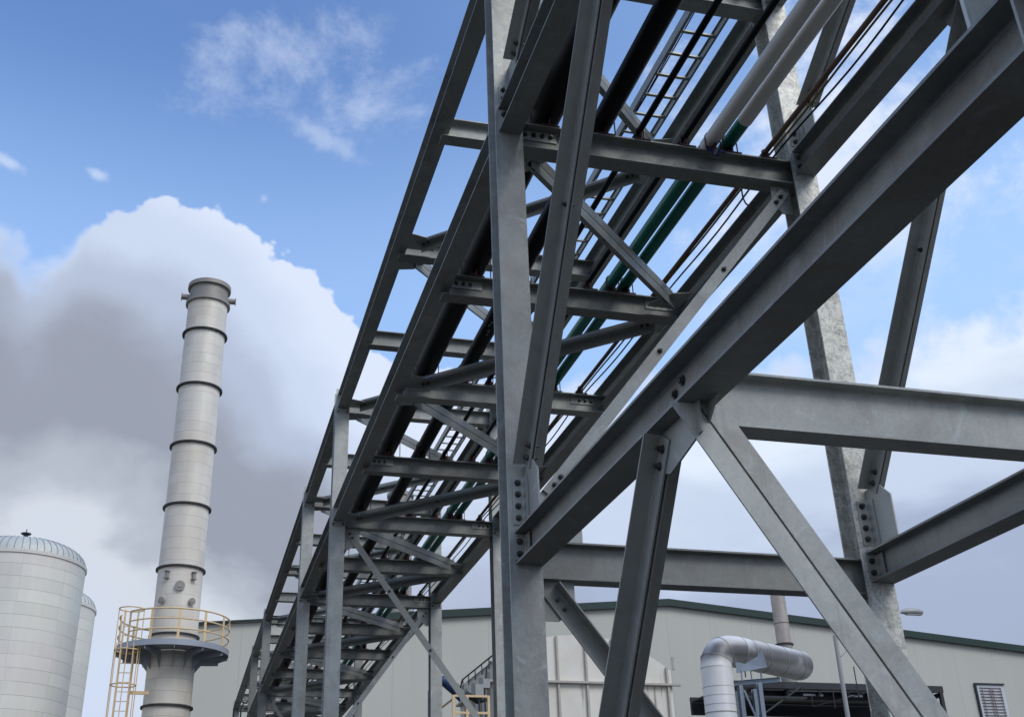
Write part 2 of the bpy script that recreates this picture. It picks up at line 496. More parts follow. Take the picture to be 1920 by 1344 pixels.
class MB:
    """collects shapes in world coordinates and links them as ONE mesh object"""
    def __init__(s):
        s.v, s.f = [], []

    def add(s, vs, fs):
        k = len(s.v)
        s.v += [tuple(q) for q in vs]
        s.f += [tuple(i + k for i in f) for f in fs]
        return s

    def box(s, x0, x1, y0, y1, z0, z1):
        vs = [(x, y, z) for z in (z0, z1) for y in (y0, y1) for x in (x0, x1)]
        return s.add(vs, [(0, 2, 3, 1), (4, 5, 7, 6), (0, 1, 5, 4), (2, 6, 7, 3), (0, 4, 6, 2), (1, 3, 7, 5)])

    def obox(s, c, ax, ay, az_, hx, hy, hz):
        c, ax, ay, az_ = Vector(c), Vector(ax).normalized(), Vector(ay).normalized(), Vector(az_).normalized()
        vs = [c + ax * hx * i + ay * hy * j + az_ * hz * k for k in (-1, 1) for j in (-1, 1) for i in (-1, 1)]
        return s.add(vs, [(0, 2, 3, 1), (4, 5, 7, 6), (0, 1, 5, 4), (2, 6, 7, 3), (0, 4, 6, 2), (1, 3, 7, 5)])

    def prism(s, prof, p0, p1, side, upv):
        """sweep a 2-D outline (side, up) from p0 to p1"""
        p0, p1, side, upv = Vector(p0), Vector(p1), Vector(side), Vector(upv)
        n = len(prof)
        vs = [p + side * a + upv * b for p in (p0, p1) for a, b in prof]
        fs = [(i, (i + 1) % n, n + (i + 1) % n, n + i) for i in range(n)]
        fs += [tuple(reversed(range(n))), tuple(range(n, 2 * n))]
        return s.add(vs, fs)

    def poly(s, pts3, thick):
        """flat plate: outline pts3 extruded by vector thick"""
        n = len(pts3)
        th = Vector(thick)
        vs = [Vector(p) for p in pts3] + [Vector(p) + th for p in pts3]
        fs = [(i, (i + 1) % n, n + (i + 1) % n, n + i) for i in range(n)]
        fs += [tuple(reversed(range(n))), tuple(range(n, 2 * n))]
        return s.add(vs, fs)

    def tube(s, pts, r, n=12, caps=True):
        pts = [Vector(p) for p in pts]
        rs = r if isinstance(r, (list, tuple)) else [r] * len(pts)
        t0 = (pts[1] - pts[0]).normalized()
        ref = Vector((0, 0, 1)) if abs(t0.z) < .9 else Vector((1, 0, 0))
        a = t0.cross(ref).normalized()
        vs = []
        for i, p in enumerate(pts):
            if i == 0:
                t = pts[1] - pts[0]
            elif i == len(pts) - 1:
                t = pts[-1] - pts[-2]
            else:
                t = (pts[i + 1] - p).normalized() + (p - pts[i - 1]).normalized()
            t.normalize()
            a = (a - t * a.dot(t)).normalized()
            b = t.cross(a)
            k = 1.0
            if 0 < i < len(pts) - 1:
                d = (pts[i + 1] - p).normalized().dot((p - pts[i - 1]).normalized())
                k = 1 / max(.6, math.sqrt((1 + d) / 2))
            for j in range(n):
                q = 2 * math.pi * j / n
                vs.append(p + (a * math.cos(q) + b * math.sin(q)) * rs[i])
        m = len(pts)
        fs = [(i * n + j, i * n + (j + 1) % n, (i + 1) * n + (j + 1) % n, (i + 1) * n + j) for i in range(m - 1) for j in range(n)]
        if caps:
            fs += [tuple(reversed(range(n))), tuple(range((m - 1) * n, m * n))]
        return s.add(vs, fs)

    def lathe(s, c, prof, n=64, closed=False):
        """prof: list of (r, z) revolved round the vertical axis through c"""
        cx, cy, cz = c
        vs = [(cx + r * math.cos(2 * math.pi * j / n), cy + r * math.sin(2 * math.pi * j / n), cz + z) for r, z in prof for j in range(n)]
        m = len(prof)
        rr = m if closed else m - 1
        fs = [(i * n + j, i * n + (j + 1) % n, ((i + 1) % m) * n + (j + 1) % n, ((i + 1) % m) * n + j) for i in range(rr) for j in range(n)]
        return s.add(vs, fs)

    def build(s, name, mat, parent=None, origin=None, smooth=False, ang=35):
        if origin is None:
            xs = list(zip(*s.v))
            origin = Vector([(min(q) + max(q)) / 2 for q in xs])
        origin = Vector(origin)
        me = bpy.data.meshes.new(name)
        me.from_pydata([Vector(q) - origin for q in s.v], [], s.f)
        bm = bmesh.new()
        bm.from_mesh(me)
        bmesh.ops.recalc_face_normals(bm, faces=bm.faces)
        bm.to_mesh(me)
        bm.free()
        if smooth:
            smooth_by_angle(me, ang)
        me.materials.append(mat)
        o = bpy.data.objects.new(name, me)
        COL.objects.link(o)
        if parent is not None:
            o.parent = parent
            pl = Vector((0, 0, 0))
            q = parent
            while q is not None:
                pl += q.location
                q = q.parent
            o.location = origin - pl
        else:
            o.location = origin
        return o


def iprof(h, b, tw=.010, tf=.014, r=.012):
    """I-section outline centred on (0,0): side = width, up = depth, with root fillets"""
    H, B, w_ = h / 2, b / 2, tw / 2
    q = []
    q += [(-B, -H), (B, -H), (B, -H + tf)]
    q += [(w_ + r, -H + tf), (w_ + r * .3, -H + tf + r * .3), (w_, -H + tf + r)]
    q += [(w_, H - tf - r), (w_ + r * .3, H - tf - r * .3), (w_ + r, H - tf)]
    q += [(B, H - tf), (B, H), (-B, H), (-B, H - tf)]
    q += [(-w_ - r, H - tf), (-w_ - r * .3, H - tf - r * .3), (-w_, H - tf - r)]
    q += [(-w_, -H + tf + r), (-w_ - r * .3, -H + tf + r * .3), (-w_ - r, -H + tf), (-B, -H + tf)]
    return q


def lprof(a, b, t, r=.008):
    """angle outline with its heel at (0,0): leg a along side, leg b along up"""
    sa, sb = (1 if a > 0 else -1), (1 if b > 0 else -1)
    return [(0, 0), (a, 0), (a, sb * t), (sa * (t + r), sb * t), (sa * (t + r * .3), sb * (t + r * .3)), (sa * t, sb * (t + r)), (sa * t, b), (0, b)]


X, Y, Z = Vector((1, 0, 0)), Vector((0, 1, 0)), Vector((0, 0, 1))


def bolt_mesh():
    b = MB()
    b.tube([(0, 0, 0), (0, 0, .005)], .026, 16)
    b.tube([(0, 0, .005), (0, 0, .024)], .0205, 6)
    b.tube([(0, 0, .024), (0, 0, .040)], .0115, 10)
    me = bpy.data.meshes.new('bolt')
    me.from_pydata([Vector(q) for q in b.v], [], b.f)
    me.materials.append(M_BOLT)
    return me


BOLT = bolt_mesh()


def bolt(p, n, parent, s=1.0):
    o = bpy.data.objects.new('bolt', BOLT)
    COL.objects.link(o)
    pl = Vector((0, 0, 0))
    q = parent
    while q is not None:
        pl += q.location
        q = q.parent
    o.parent = parent
    o.location = Vector(p) - pl
    o.rotation_euler = Vector(n).to_track_quat('Z', 'Y').to_euler()
    o.scale = (s, s, s)
    return o


# ------------------------------------------------------------------ ground
g = MB()
g.add([(-900, -900, 0), (900, -900, 0), (900, 1500, 0), (-900, 1500, 0)], [(0, 1, 2, 3)])
go = g.build('ground', M_GROUND, origin=(0, 0, 0))
go['kind'] = 'structure'

# ------------------------------------------------------------------ pipe rack
rack = empty('pipe_rack', (4.0, 8.2, 0), 'tall galvanised steel pipe rack of columns, beams and diagonal braces carrying pipes overhead', 'pipe rack')
XL, XR = 2.468, 5.535
CW, CD = .262, .262        # column flange width / depth
FR = [(2.38, 'x'), (8.23, 'n'), (19.98, 'a'), (25.65, 'b'), (37.65, 'c'), (43.3, 'd'), (55.3, 'e')]
TOP = 10.78
cols = {}


def plate(p3, th, parent, mat=M_PLATE, name='gusset_plate'):
    m = MB()
    m.poly(p3, th)
    return m.build(name, mat, parent)


for yc, k in FR:
    for sx, xc in (('l', XL), ('r', XR)):
        m = MB()
        prof = iprof(CD, CW, .012, .017, .014)
        if k == 'x':
            m.prism(prof, (xc + .052, 2.285, 4.2615), (xc + .052, 2.285, TOP), X, Y)
            c = m.build('column', M_GALW, rack)
        else:
            m.prism(prof, (xc, yc, 0), (xc, yc, TOP), X, Y)
            c = m.build('column', M_MOT if (k == 'n' and sx == 'r') else (M_GALW if k in 'nab' else M_GAL), rack)
        cols[k + sx] = c
        if k != 'x':
            b = MB()
            b.box(xc - .2, xc + .2, yc - .2, yc + .2, .0, .025)
            b.build('base_plate', M_PLATE, c)
        if k not in 'x':
            for zt in (8.11, 10.30):
                yy = yc - CD / 2
                if k in 'abcd' and zt < 9:
                    # end plate of the chord shows below the flange
                    e = MB()
                    e.box(xc - .128, xc + .128, yy - .014, yy - .002, 8.02, 8.12 - .004)
                    pl_ = e.build('end_plate', M_PLATE, c)
                    for dx in (-.09, .09):
                        bolt((xc + dx, yy - .014, 8.06), (0, -1, 0), pl_, .8)
                elif k in 'abcd':
                    e = MB()
                    e.box(xc - .128, xc + .128, yy - .014, yy - .002, 10.27, 10.376)
                    pl_ = e.build('end_plate', M_PLATE, c)
                    for dx in (-.09, .09):
                        bolt((xc + dx, yy - .014, 10.31), (0, -1, 0), pl_, .8)

# stiffener / clip detail on the near columns (left and right)
for xc, kk in ((XL, 'nl'), (XR, 'nr')):
    c = cols[kk]
    yf = 8.23 - CD / 2
    for z0, z1, bz in ((4.312, 4.70, (4.655, 4.56, 4.462, 4.366)), (4.03, 4.235, (4.176, 4.078)), (8.452, 8.655, (8.607, 8.508)), (8.155, 8.37, (8.314, 8.205))):
        a = MB()
        # angle cleat: one leg on the column flange, one leg on the web / gusset of the member
        a.prism(lprof(-.10, -.10, .010), (xc + .007, yf - .001, z0), (xc + .007, yf - .001, z1), X, Y)
        ao = a.build('angle_cleat', M_PLATE, c)
        for z in bz:
            bolt((xc - .052, yf - .011, z), (0, -1, 0), ao)
    # gusset plates carrying the double angles
    plate([(xc + .010, yf - .001, 4.31), (xc + .010, yf - .001, 4.80), (xc + .010, yf - .20, 4.80), (xc + .010, yf - .35, 4.66), (xc + .010, yf - .35, 4.31)], (.012, 0, 0), c)
    plate([(xc + .010, yf - .001, 8.43), (xc + .010, yf - .001, 8.90), (xc + .010, yf - .25, 8.90), (xc + .010, yf - .30, 8.72), (xc + .010, yf - .30, 8.43)], (.012, 0, 0), c)


def beam(name, p0, p1, h, b, mat, sidev, parent=rack, **kw):
    m = MB()
    m.prism(iprof(h, b, **kw), p0, p1, sidev, Z)
    return m.build(name, mat, parent)


def spans():
    for i in range(1, len(FR) - 1):
        yield FR[i][0] + CD / 2 + .001, FR[i + 1][0] - CD / 2 - .001


for xc in (XL, XR):
    for y0, y1 in spans():
        beam('chord', (xc + .006, y0, 8.26), (xc + .006, y1, 8.26), .28, .212, M_GAL, X)
        beam('chord', (xc + .006, y0, 10.53), (xc + .006, y1, 10.53), .30, .215, M_GAL, X)
    beam('chord', (xc + .006, -4.0, 8.26), (xc + .006, 8.23 - CD / 2 - .001, 8.26), .28, .212, M_GAL, X)
    beam('chord', (xc + .006, -4.0, 10.53), (xc + .006, 8.23 - CD / 2 - .001, 10.53), .30, .215, M_GAL, X)
    lb = beam('lower_beam', (xc + .026, -4.0, 4.129), (xc + .026, 8.23 - CD / 2 - .001, 4.129), .262, .222, M_GAL, X, tf=.016)
    st = MB()
    st.box(xc - .083, xc + .020, 2.20, 2.212, 4.016, 4.242)
    st.build('stiffener', M_PLATE, lb)
    if xc == XL:
        for p in ((5.10, 4.183), (5.21, 4.150)):
            bb_ = bolt((xc + .020, p[0], p[1]), (-1, 0, 0), lb, 1.15)
            bb_.scale = (1.25, 1.25, .62)

for xc in (XL, XR):
    m = MB()
    m.prism(iprof(CD, CW, .012, .017, .014), (xc, -3.87, 0), (xc, -3.87, 3.995), X, Y)
    m.build('column', M_GAL, rack)

# cross beams, lower pipe level and upper level
NODES = [5.25, 8.23, 11.12, 14.03, 17.0, 19.98, 22.8, 25.65, 28.6, 31.6, 34.6, 37.65, 40.5, 43.3, 46.3, 49.3, 52.3, 55.3]
colY = {round(f[0], 2) for f in FR}
xbs = {}
for yn in NODES:
    atcol = yn in colY
    x0, x1 = (XL + .008, XR - .008) if atcol else (XL + .013, XR - .001)
    for z, h in ((8.16, .275), (10.44, .28)):
        if atcol:
            o = beam('cross_beam', (x0 - .002, yn - .0, z), (x1 + .002, yn - .0, z), h, .20, M_GAL, Y)
        else:
            o = beam('cross_beam', (x0, yn, z), (x1, yn, z), h, .20, M_GAL, Y)
        xbs[(yn, z)] = o
        if yn < 30 and z < 9:
            # web cleats at both ends
            for sgn, xe in (((1, XL + .14),) if yn < 10 else ((1, XL + .14), (-1, XR - .14))):
                a = MB()
                xa, xb_ = sorted((xe, xe + sgn * .36))
                a.box(xa, xb_, yn - .017, yn - .0055, 8.165, 8.275)
                ao = a.build('web_cleat', M_PLATE, o)
                for q in range(4 if yn < 10 else 3):
                    bolt((xe + sgn * (.05 + .085 * q), yn - .017, 8.225), (0, -1, 0), ao, .95)
# lower transverse beams of the near bay
lx = beam('cross_beam', (XL + .008, 8.23, 4.062), (XR - .008, 8.23, 4.062), .30, .17, M_GAL, Y)
mxb = beam('cross_beam', (XL + .034, 5.07, 4.052), (XR + .01, 5.07, 4.052), .325, .165, M_GALW, Y)


# ------------------------------------------------------------------ braces
def single_angle(p0, p1, leg_side, leg_up, side, upv, mat=M_BRACE, name='brace', parent=rack, t=.010):
    m = MB()
    m.prism(lprof(leg_side, leg_up, t), p0, p1, side, upv)
    return m.build(name, mat, parent)


def hbrace(p0, p1, z, leg=.125, mat=M_BRACE):
    """horizontal zigzag brace: one leg flat, the other standing"""
    p0, p1 = Vector((*p0, z)), Vector((*p1, z))
    d = (p1 - p0).normalized()
    s = d.cross(Z)
    if s.x < 0:
        s = -s
    par = empty('brace', (p0 + p1) / 2 - rack.location)
    par.parent = rack
    out_ = None
    for k_ in (-1, 1):
        m = MB()
        o_ = s * leg * .5 + Z * (.0165 + k_ * .006)
        m.prism(lprof(-leg, k_ * leg * .9, .010), p0 + o_, p1 + o_, s, Z)
        a_ = m.build('angle_bar', mat, par)
        out_ = out_ or a_
    return out_


for lev, zz in ((0, 8.135), (1, 10.40)):
    left = True
    for i in range(1, len(NODES) - 1):
        ya, yb = NODES[i], NODES[i + 1]
        xa, xb_ = (XL + .28, XR - .30) if left else (XR - .30, XL + .28)
        sgn = 1 if left else -1
        br = hbrace((xa, ya + .26), (xb_, yb - .26), zz)
        if i < 7:
            dv = Vector((xb_ - xa, yb - ya - .52, 0)).normalized()
            nv = Vector((0, 0, 0))
            for tt in (.07, .15, 1.7):
                q = Vector((xa, ya + .26, zz)) + dv * tt + nv * .055
                bolt((q.x, q.y, zz), (0, 0, -1), br, .9)
            for tt in (.07, .15):
                q = Vector((xb_, yb - .26, zz)) - dv * tt + nv * .055
                bolt((q.x, q.y, zz), (0, 0, -1), br, .9)
        left = not left
    # node gussets: flat plates at the chord
    for i in range(1, len(NODES)):
        yn = NODES[i]
        isleft = (i % 2 == 1)
        xo = XL + .12 if isleft else XR - .11
        s = 1 if isleft else -1
        atcol = yn in colY
        for sg in (-1, 1):
            if i == 1 and sg < 0:
                continue
            off = .135 if atcol else .105
            y0 = yn + sg * off
            pts = [(xo, y0, zz + .011), (xo + s * .40, y0, zz + .011), (xo + s * .40, yn + sg * .20, zz + .011), (xo + s * .22, yn + sg * .46, zz + .011), (xo, yn + sg * .52, zz + .011)]
            plate(pts, (0, 0, .010), rack)


def trans_brace(y, x0, z0, x1, z1, leg=.125, mat=M_BRACE, out=Y):
    """diagonal in a transverse frame: flat leg towards -Y, second leg on the upper edge"""
    p0, p1 = Vector((x0, y, z0)), Vector((x1, y, z1))
    d = (p1 - p0).normalized()
    n = Vector((-d.z, 0, d.x))
    if n.z < 0:
        n = -n
    m = MB()
    off = n * (leg / 2)
    m.prism(lprof(leg * .9, -leg, .011), p0 + off, p1 + off, out, n)
    b = m.build('brace', mat, rack)
    L = (p1 - p0).length
    for tt in (.10, .19, L * .30, L * .58, L - .19, L - .10):
        q = p0 + d * tt
        bolt((q.x, y - .001, q.z), (0, -1, 0), b, .95)
    return b


# frame n: from the right top down to the left, and below from the left down to the right
trans_brace(8.19, 5.335, 7.955, 2.70, 4.62, .105, M_GALW)
plate([(5.195, 8.215, 8.022), (5.40, 8.215, 8.022), (5.40, 8.215, 7.70), (5.29, 8.215, 7.70), (5.195, 8.215, 7.86)], (0, .010, 0), rack)
plate([(2.605, 8.215, 4.218), (2.605, 8.215, 4.60), (2.72, 8.215, 4.72), (2.98, 8.215, 4.50), (2.98, 8.215, 4.218)], (0, .010, 0), rack)
trans_brace(8.205, 2.675, 3.84, 5.38, .30, .135, M_BRACE, -Y)
plate([(2.602, 8.212, 3.908), (2.885, 8.212, 3.908), (2.885, 8.212, 3.70), (2.75, 8.212, 3.60), (2.602, 8.212, 3.60)], (0, .010, 0), rack)
# frames a, b, c, d, e alternate
for yc, s in ((19.98, 1), (25.65, -1), (37.65, 1), (43.3, -1), (55.3, 1)):
    xa, xb_ = (XL + .17, XR - .17) if s > 0 else (XR - .17, XL + .17)
    trans_brace(yc - .03, xa, 8.0, xb_, 4.3, .115, M_BRACE if s > 0 else M_GALW)
    trans_brace(yc - .03, xa, 4.1, xb_, .35, .135)
    plate([(xa - s * .035, yc - .016, 8.022), (xa + s * .25, yc - .016, 8.022), (xa + s * .25, yc - .016, 7.80), (xa + s * .06, yc - .016, 7.62), (xa - s * .035, yc - .016, 7.62)], (0, .010, 0), rack)
    beam('cross_beam', (XL + .008, yc, 4.062), (XR - .008, yc, 4.062), .30, .17, M_GAL, Y)


def double_angle(p0, p1, plane_n, far_n, leg=.11, gap=.014, mat=M_BRACE, name='brace', flat_near=False, bolts=True, sb=1.0):
    """two angles back to back. plane_n: normal of the gusset plane; far_n: in-plane normal pointing to the outstanding legs"""
    p0, p1 = Vector(p0), Vector(p1)
    d = (p1 - p0).normalized()
    pn, fn = Vector(plane_n).normalized(), Vector(far_n).normalized()
    fn = (fn - d * fn.dot(d)).normalized()
    par = empty(name, (p0 + p1) / 2 - rack.location)
    par.parent = rack
    out_ = []
    for s in (-1, 1):
        o0 = pn * s * gap / 2 + fn * leg * .45
        m = MB()
        m.prism(lprof(leg * s, -leg, .011), p0 + o0, p1 + o0, pn, fn)
        a = m.build('angle_bar', mat, par)
        out_.append(a)
    if bolts:
        for a, s in zip(out_, (-1, 1)):
            for tt in (.07, .17):
                for q, dd_ in ((p0, d), (p1, -d)):
                    c = q + dd_ * tt + pn * s * (gap / 2 + .011)
                    bolt(c, pn * s, a, sb)
            c = (p0 + p1) / 2 + pn * s * (gap / 2 + .011)
            bolt(c, pn * s, a, sb * .8)
    return par


# near bay, long diagonals in the two longitudinal planes
for xc in (XL + .017, XR + .017):
    # K: column node at the lower beam up to mid-bay of the chord
    double_angle((xc, 7.98, 4.76), (xc, 5.42, 8.03), X, (0, 1, .78), leg=.118)
    # mid-bay lower beam joint down to the column foot
    double_angle((xc, 5.36, 3.955), (xc, 8.02, .42), X, (0, .8, .6), leg=.118)
    plate([(xc - .006, 4.93, 3.996), (xc - .006, 5.64, 3.996), (xc - .006, 5.54, 3.80), (xc - .006, 5.36, 3.74), (xc - .006, 4.93, 3.82)], (.012, 0, 0), rack)
    plate([(xc - .006, 5.1, 8.118), (xc - .006, 5.85, 8.118), (xc - .006, 5.70, 7.80), (xc - .006, 5.42, 7.70), (xc - .006, 5.1, 7.95)], (.012, 0, 0), rack)
    # chord level up to the upper chord
    double_angle((xc, 7.86, 8.78), (xc, 5.42, 10.32), X, (0, .55, .8), leg=.11)
# transverse double angle under the middle cross beam
d_ = Vector((.536, 0, -.844)).normalized()
n_ = Vector((-d_.z, 0, d_.x))
tb = empty('brace', Vector((3.7, 5.0, 2.0)) - rack.location)
tb.parent = rack
for s in (-1, 1):
    m = MB()
    p0 = Vector((2.553, 4.972, 3.90))
    p1 = p0 + d_ * 4.58
    m.prism(lprof(.122 * s, .10, .011), p0 + n_ * .007 * s, p1 + n_ * .007 * s, n_, Y)
    np_ = len(m.v) // 2
    ztop = 3.992
    for i in range(np_):          # top ends cut level under the beam, standing legs coped under the cross beam
        v = Vector(m.v[i])
        zt = ztop if v.y < 4.985 else 3.885
        v += d_ * ((zt - v.z) / d_.z)
        m.v[i] = tuple(v)
    a = m.build('angle_bar', M_GALW, tb)
# thin stiffening fin between beam and brace
fin = MB()
fin.poly([(2.545, 4.970, 3.992), (2.545, 4.84, 3.992), (2.545, 4.970, 3.885)], (.010, 0, 0))
fin.build('stiffener', M_PLATE, tb)


# ------------------------------------------------------------------ pipes on the rack
def shoe_mesh(hh, r, u=True):
    b = MB()
    b.box(-.085, .085, -.11, .11, 0, .010)
    b.box(-.006, .006, -.09, .09, .010, hh)
    b.box(-.055, .055, .0, .006, .010, hh * .9)
    me = bpy.data.meshes.new('pipe_shoe')
    me.from_pydata([Vector(q) for q in b.v], [], b.f)
    me.materials.append(M_SHOE)
    return me


def ubolt_mesh(r):
    b = MB()
    pts = [(-r - .008, 0, -r - .10)] + [(-(r + .008) * math.cos(a * math.pi / 8), 0, (r + .008) * math.sin(a * math.pi / 8)) for a in range(9)] + [(r + .008, 0, -r - .10)]
    b.tube(pts, .007, 6)
    me = bpy.data.meshes.new('u_bolt')
    me.from_pydata([Vector(q) for q in b.v], [], b.f)
    me.materials.append(M_SHOE)
    return me


ZB = 8.2975


def pipe(name, label, x, z, r, mat, y0=-4.0, y1=57.0, shoes=True, n=40, group=None):
    b = MB()
    b.tube([(x, y0, z), (x, y1, z)], r, n)
    o = b.build(name, mat, None, origin=(x, y0, z), smooth=True)
    tag(o, label, 'pipe', group)
    if shoes:
        hh = z - r * .6 - ZB
        sm = shoe_mesh(hh, r)
        um = ubolt_mesh(r)
        for yn in NODES[1:]:
            k = bpy.data.objects.new('pipe_shoe', sm)
            COL.objects.link(k)
            k.parent = o
            k.location = (0, yn - y0, ZB - z)
            if yn < 30:
                k = bpy.data.objects.new('u_bolt', um)
                COL.objects.link(k)
                k.parent = o
                k.location = (0, yn - y0 - .04, 0)
    return o


p1_ = pipe('large_pipe', 'widest black pipe, right beside the left chord of the rack', 2.897, 8.41 + .17, .17, M_BLACK)
p2_ = pipe('medium_pipe', 'medium black pipe with chalk marks left of the cable ladder', 3.462, 8.515, .105, M_BLACK)
p3_ = pipe('thin_pipe', 'thin black pipe crossing under the middle of the cable ladder', 3.832, 8.442, .0325, M_BLACK)
p4_ = pipe('thin_pipe', 'thin dark pipe just left of the pair of green pipes', 4.308, 8.444, .034, M_BLACK)


def two_tone(name, label, x, z, r, ysplit):
    o = pipe(name, label, x, z, r, M_GREEN, y0=ysplit)
    b = MB()
    b.tube([(x, -4.0, z), (x, ysplit + .02, z)], r + .006, 40)
    k = b.build('white_lagging', M_WHITE, o, smooth=True)
    k['label'] = 'white lagged near end of the pipe'
    return o


two_tone('green_pipe', 'left one of the two green pipes, white where it nears the viewer', 4.617, 8.483, .073, 8.30)
two_tone('green_pipe', 'right one of the two green pipes, white lagging ending before the cross beam', 4.800, 8.476, .069, 7.82)
tp = MB()
tp.box(4.50, 4.70, 8.128, 8.200, 8.299, 8.303)
tp.box(4.50, 4.70, 8.118, 8.127, 8.27, 8.303)
tp.box(4.56, 4.64, 8.118, 8.126, 8.23, 8.27)
tag(tp.build('blue_tape', M_BLUET), 'dark blue tape wrapped on the near cross beam under the white pipe', 'tape')

# chalk mark on the medium pipe
bm_ = MB()
for (a0, y0, a1, y1) in ((-.30, 12.3, -.02, 12.3), (-.02, 12.3, -.26, 12.44), (-.14, 12.56, .10, 12.50), (.10, 12.50, .10, 12.66), (.10, 12.66, -.10, 12.66)):
    pts = []
    for q in range(7):
        t_ = q / 6
        a = -math.pi / 2 + (a0 + (a1 - a0) * t_) - .35
        yy = y0 + (y1 - y0) * t_
        pts.append((3.462 + .1055 * math.cos(a), yy, 8.515 + .1055 * math.sin(a)))
    bm_.tube(pts, .006, 5)
bm_.build('chalk_mark', M_CHALK, p2_)

# conduit, hose and cable near the right chord
cp = pipe('rusty_conduit', 'rusty brown conduit pipe along the right chord, beside the yellow hose', 5.185, 8.405, .027, M_RUSTY, n=16)
cp['category'] = 'conduit'


def wavy(name, label, cat, mat, r, x, z, amp, y0=-4, y1=56, ph=0.0, sag=0.0):
    pts = []
    n = int((y1 - y0) * 4)
    for i in range(n + 1):
        y = y0 + (y1 - y0) * i / n
        s_ = 0.0
        for a, b_ in zip(NODES, NODES[1:]):
            if a <= y <= b_:
                s_ = -sag * math.sin(math.pi * (y - a) / (b_ - a)) ** 2
        pts.append((x + amp * math.sin(y * 1.1 + ph) + amp * .6 * math.sin(y * 2.7 + ph * 2), y, z + s_ + amp * .4 * math.sin(y * 1.9)))
    b = MB()
    b.tube(pts, r, 8)
    return tag(b.build(name, mat, smooth=True), label, cat)


wavy('yellow_hose', 'yellow hose running along the rusty conduit on the right of the rack', 'hose', M_YEL, .011, 5.225, 8.385, .012)
wavy('black_cable', 'slack black cable hanging beside the rusty conduit', 'cable', M_CABLE, .010, 5.262, 8.34, .008, ph=1.3, sag=.05)
lp = MB()
pts = [(5.20, 8.72, 8.40), (5.19, 8.75, 8.33), (5.22, 8.80, 8.27), (5.28, 8.86, 8.245), (5.36, 8.92, 8.26), (5.42, 8.98, 8.30)]
lp.tube(pts, .009, 8)
tag(lp.build('cable_loop', M_RUSTY, smooth=True), 'short brown cable loop hanging from the conduit to the right chord', 'cable')

# ------------------------------------------------------------------ cable ladder on the upper level
LZ = 10.585
lad = empty('cable_ladder', (5.03, 8, LZ), 'aluminium cable ladder with rungs running above the black pipes', 'cable ladder')
for x0, s in ((4.80, 1), (5.235, -1)):
    b = MB()
    t_ = .003
    fl = .028
    b.prism([(0, 0), (s * fl, 0), (s * fl, t_), (s * t_, t_), (s * t_, .125 - t_), (s * fl, .125 - t_), (s * fl, .125), (0, .125)], (x0 if s > 0 else x0 + .04, -4, LZ), (x0 if s > 0 else x0 + .04, 56, LZ), X, Z)
    b.build('side_rail', M_ALU, lad)
b = MB()
rungs = []
yy = -3.9
k = 0
rm = None
while yy < 55.9:
    if k < 100:
        if rm is None:
            q = MB()
            q.prism([(-.02, 0), (.02, 0), (.02, .022), (.015, .022), (.015, .004), (-.015, .004), (-.015, .022), (-.02, .022)], (4.804, yy, LZ + .03), (5.271, yy, LZ + .03), Y, Z)
            rm = q.build('rung', M_ALU, lad)
            base = rm.location.copy()
        else:
            r2 = rm.copy()
            COL.objects.link(r2)
            r2.parent = lad
            r2.location = base + Vector((0, yy + 3.9, 0))
        k += 1
    else:
        b.box(4.804, 5.271, yy - .02, yy + .02, LZ + .03, LZ + .052)
    yy += .378
fo = b.build('rung', M_ALU, lad)
fo['kind'] = 'stuff'
# cable bundle lying along the left rail
cb = MB()
for j in range(3):
    pts = [(4.86 + .02 * j + .012 * math.sin(i * .9 + j), -4 + i * .5, LZ + .07 + .012 * j) for i in range(120)]
    cb.tube(pts, .009, 6)
tag(cb.build('cable_bundle', M_CABLE, smooth=True), 'dark cable bundle lying in the cable ladder', 'cables')

# ------------------------------------------------------------------ tall stack with platform
SX, SY = -.485, 40.0
stk = empty('exhaust_stack', (SX, SY, 0), 'tall pale clad exhaust stack with dark rings and a round railed platform', 'chimney')
b = MB()
b.lathe((SX, SY, 0), [(.80, 0), (.78, 9.0), (.765, 16), (.755, 23.16)], 96)
b.build('shaft', M_STACK, stk, origin=(SX, SY, 0), smooth=True)
b = MB()
b.lathe((SX, SY, 0), [(.70, 22.6), (.73, 23.98), (.69, 23.98), (.66, 22.6)], 72, closed=True)
b.build('neck', M_CAP, stk, smooth=True)
b = MB()
b.lathe((SX, SY, 0), [(.72, 23.85), (.83, 23.85), (.83, 24.02), (.67, 24.08), (.67, 23.85)], 72, closed=True)
b.build('cap_ring', M_CAP, stk, smooth=True)
b = MB()
b.lathe((SX, SY, 0), [(.70, 23.14), (.85, 23.14), (.85, 23.27), (.70, 23.30)], 72, closed=True)
b.build('cap_ring', M_CAP, stk, smooth=True)
for s in (-1, 1):
    b = MB()
    b.tube([(SX + s * .70, SY, 23.50), (SX + s * 1.03, SY, 23.50)], .115, 20)
    b.tube([(SX + s * 1.03, SY, 23.50), (SX + s * 1.05, SY, 23.50)], .17, 20)
    b.build('lifting_trunnion', M_CAP, stk, smooth=True)
for z in (21.83, 19.53, 17.18, 14.84, 12.58, 10.27, 7.95, 5.6, 3.2):
    b = MB()
    b.lathe((SX, SY, 0), [(.74, z - .03), (.855, z - .03), (.855, z + .03), (.74, z + .03)], 80, closed=True)
    b.build('ring', M_RING, stk, smooth=True)
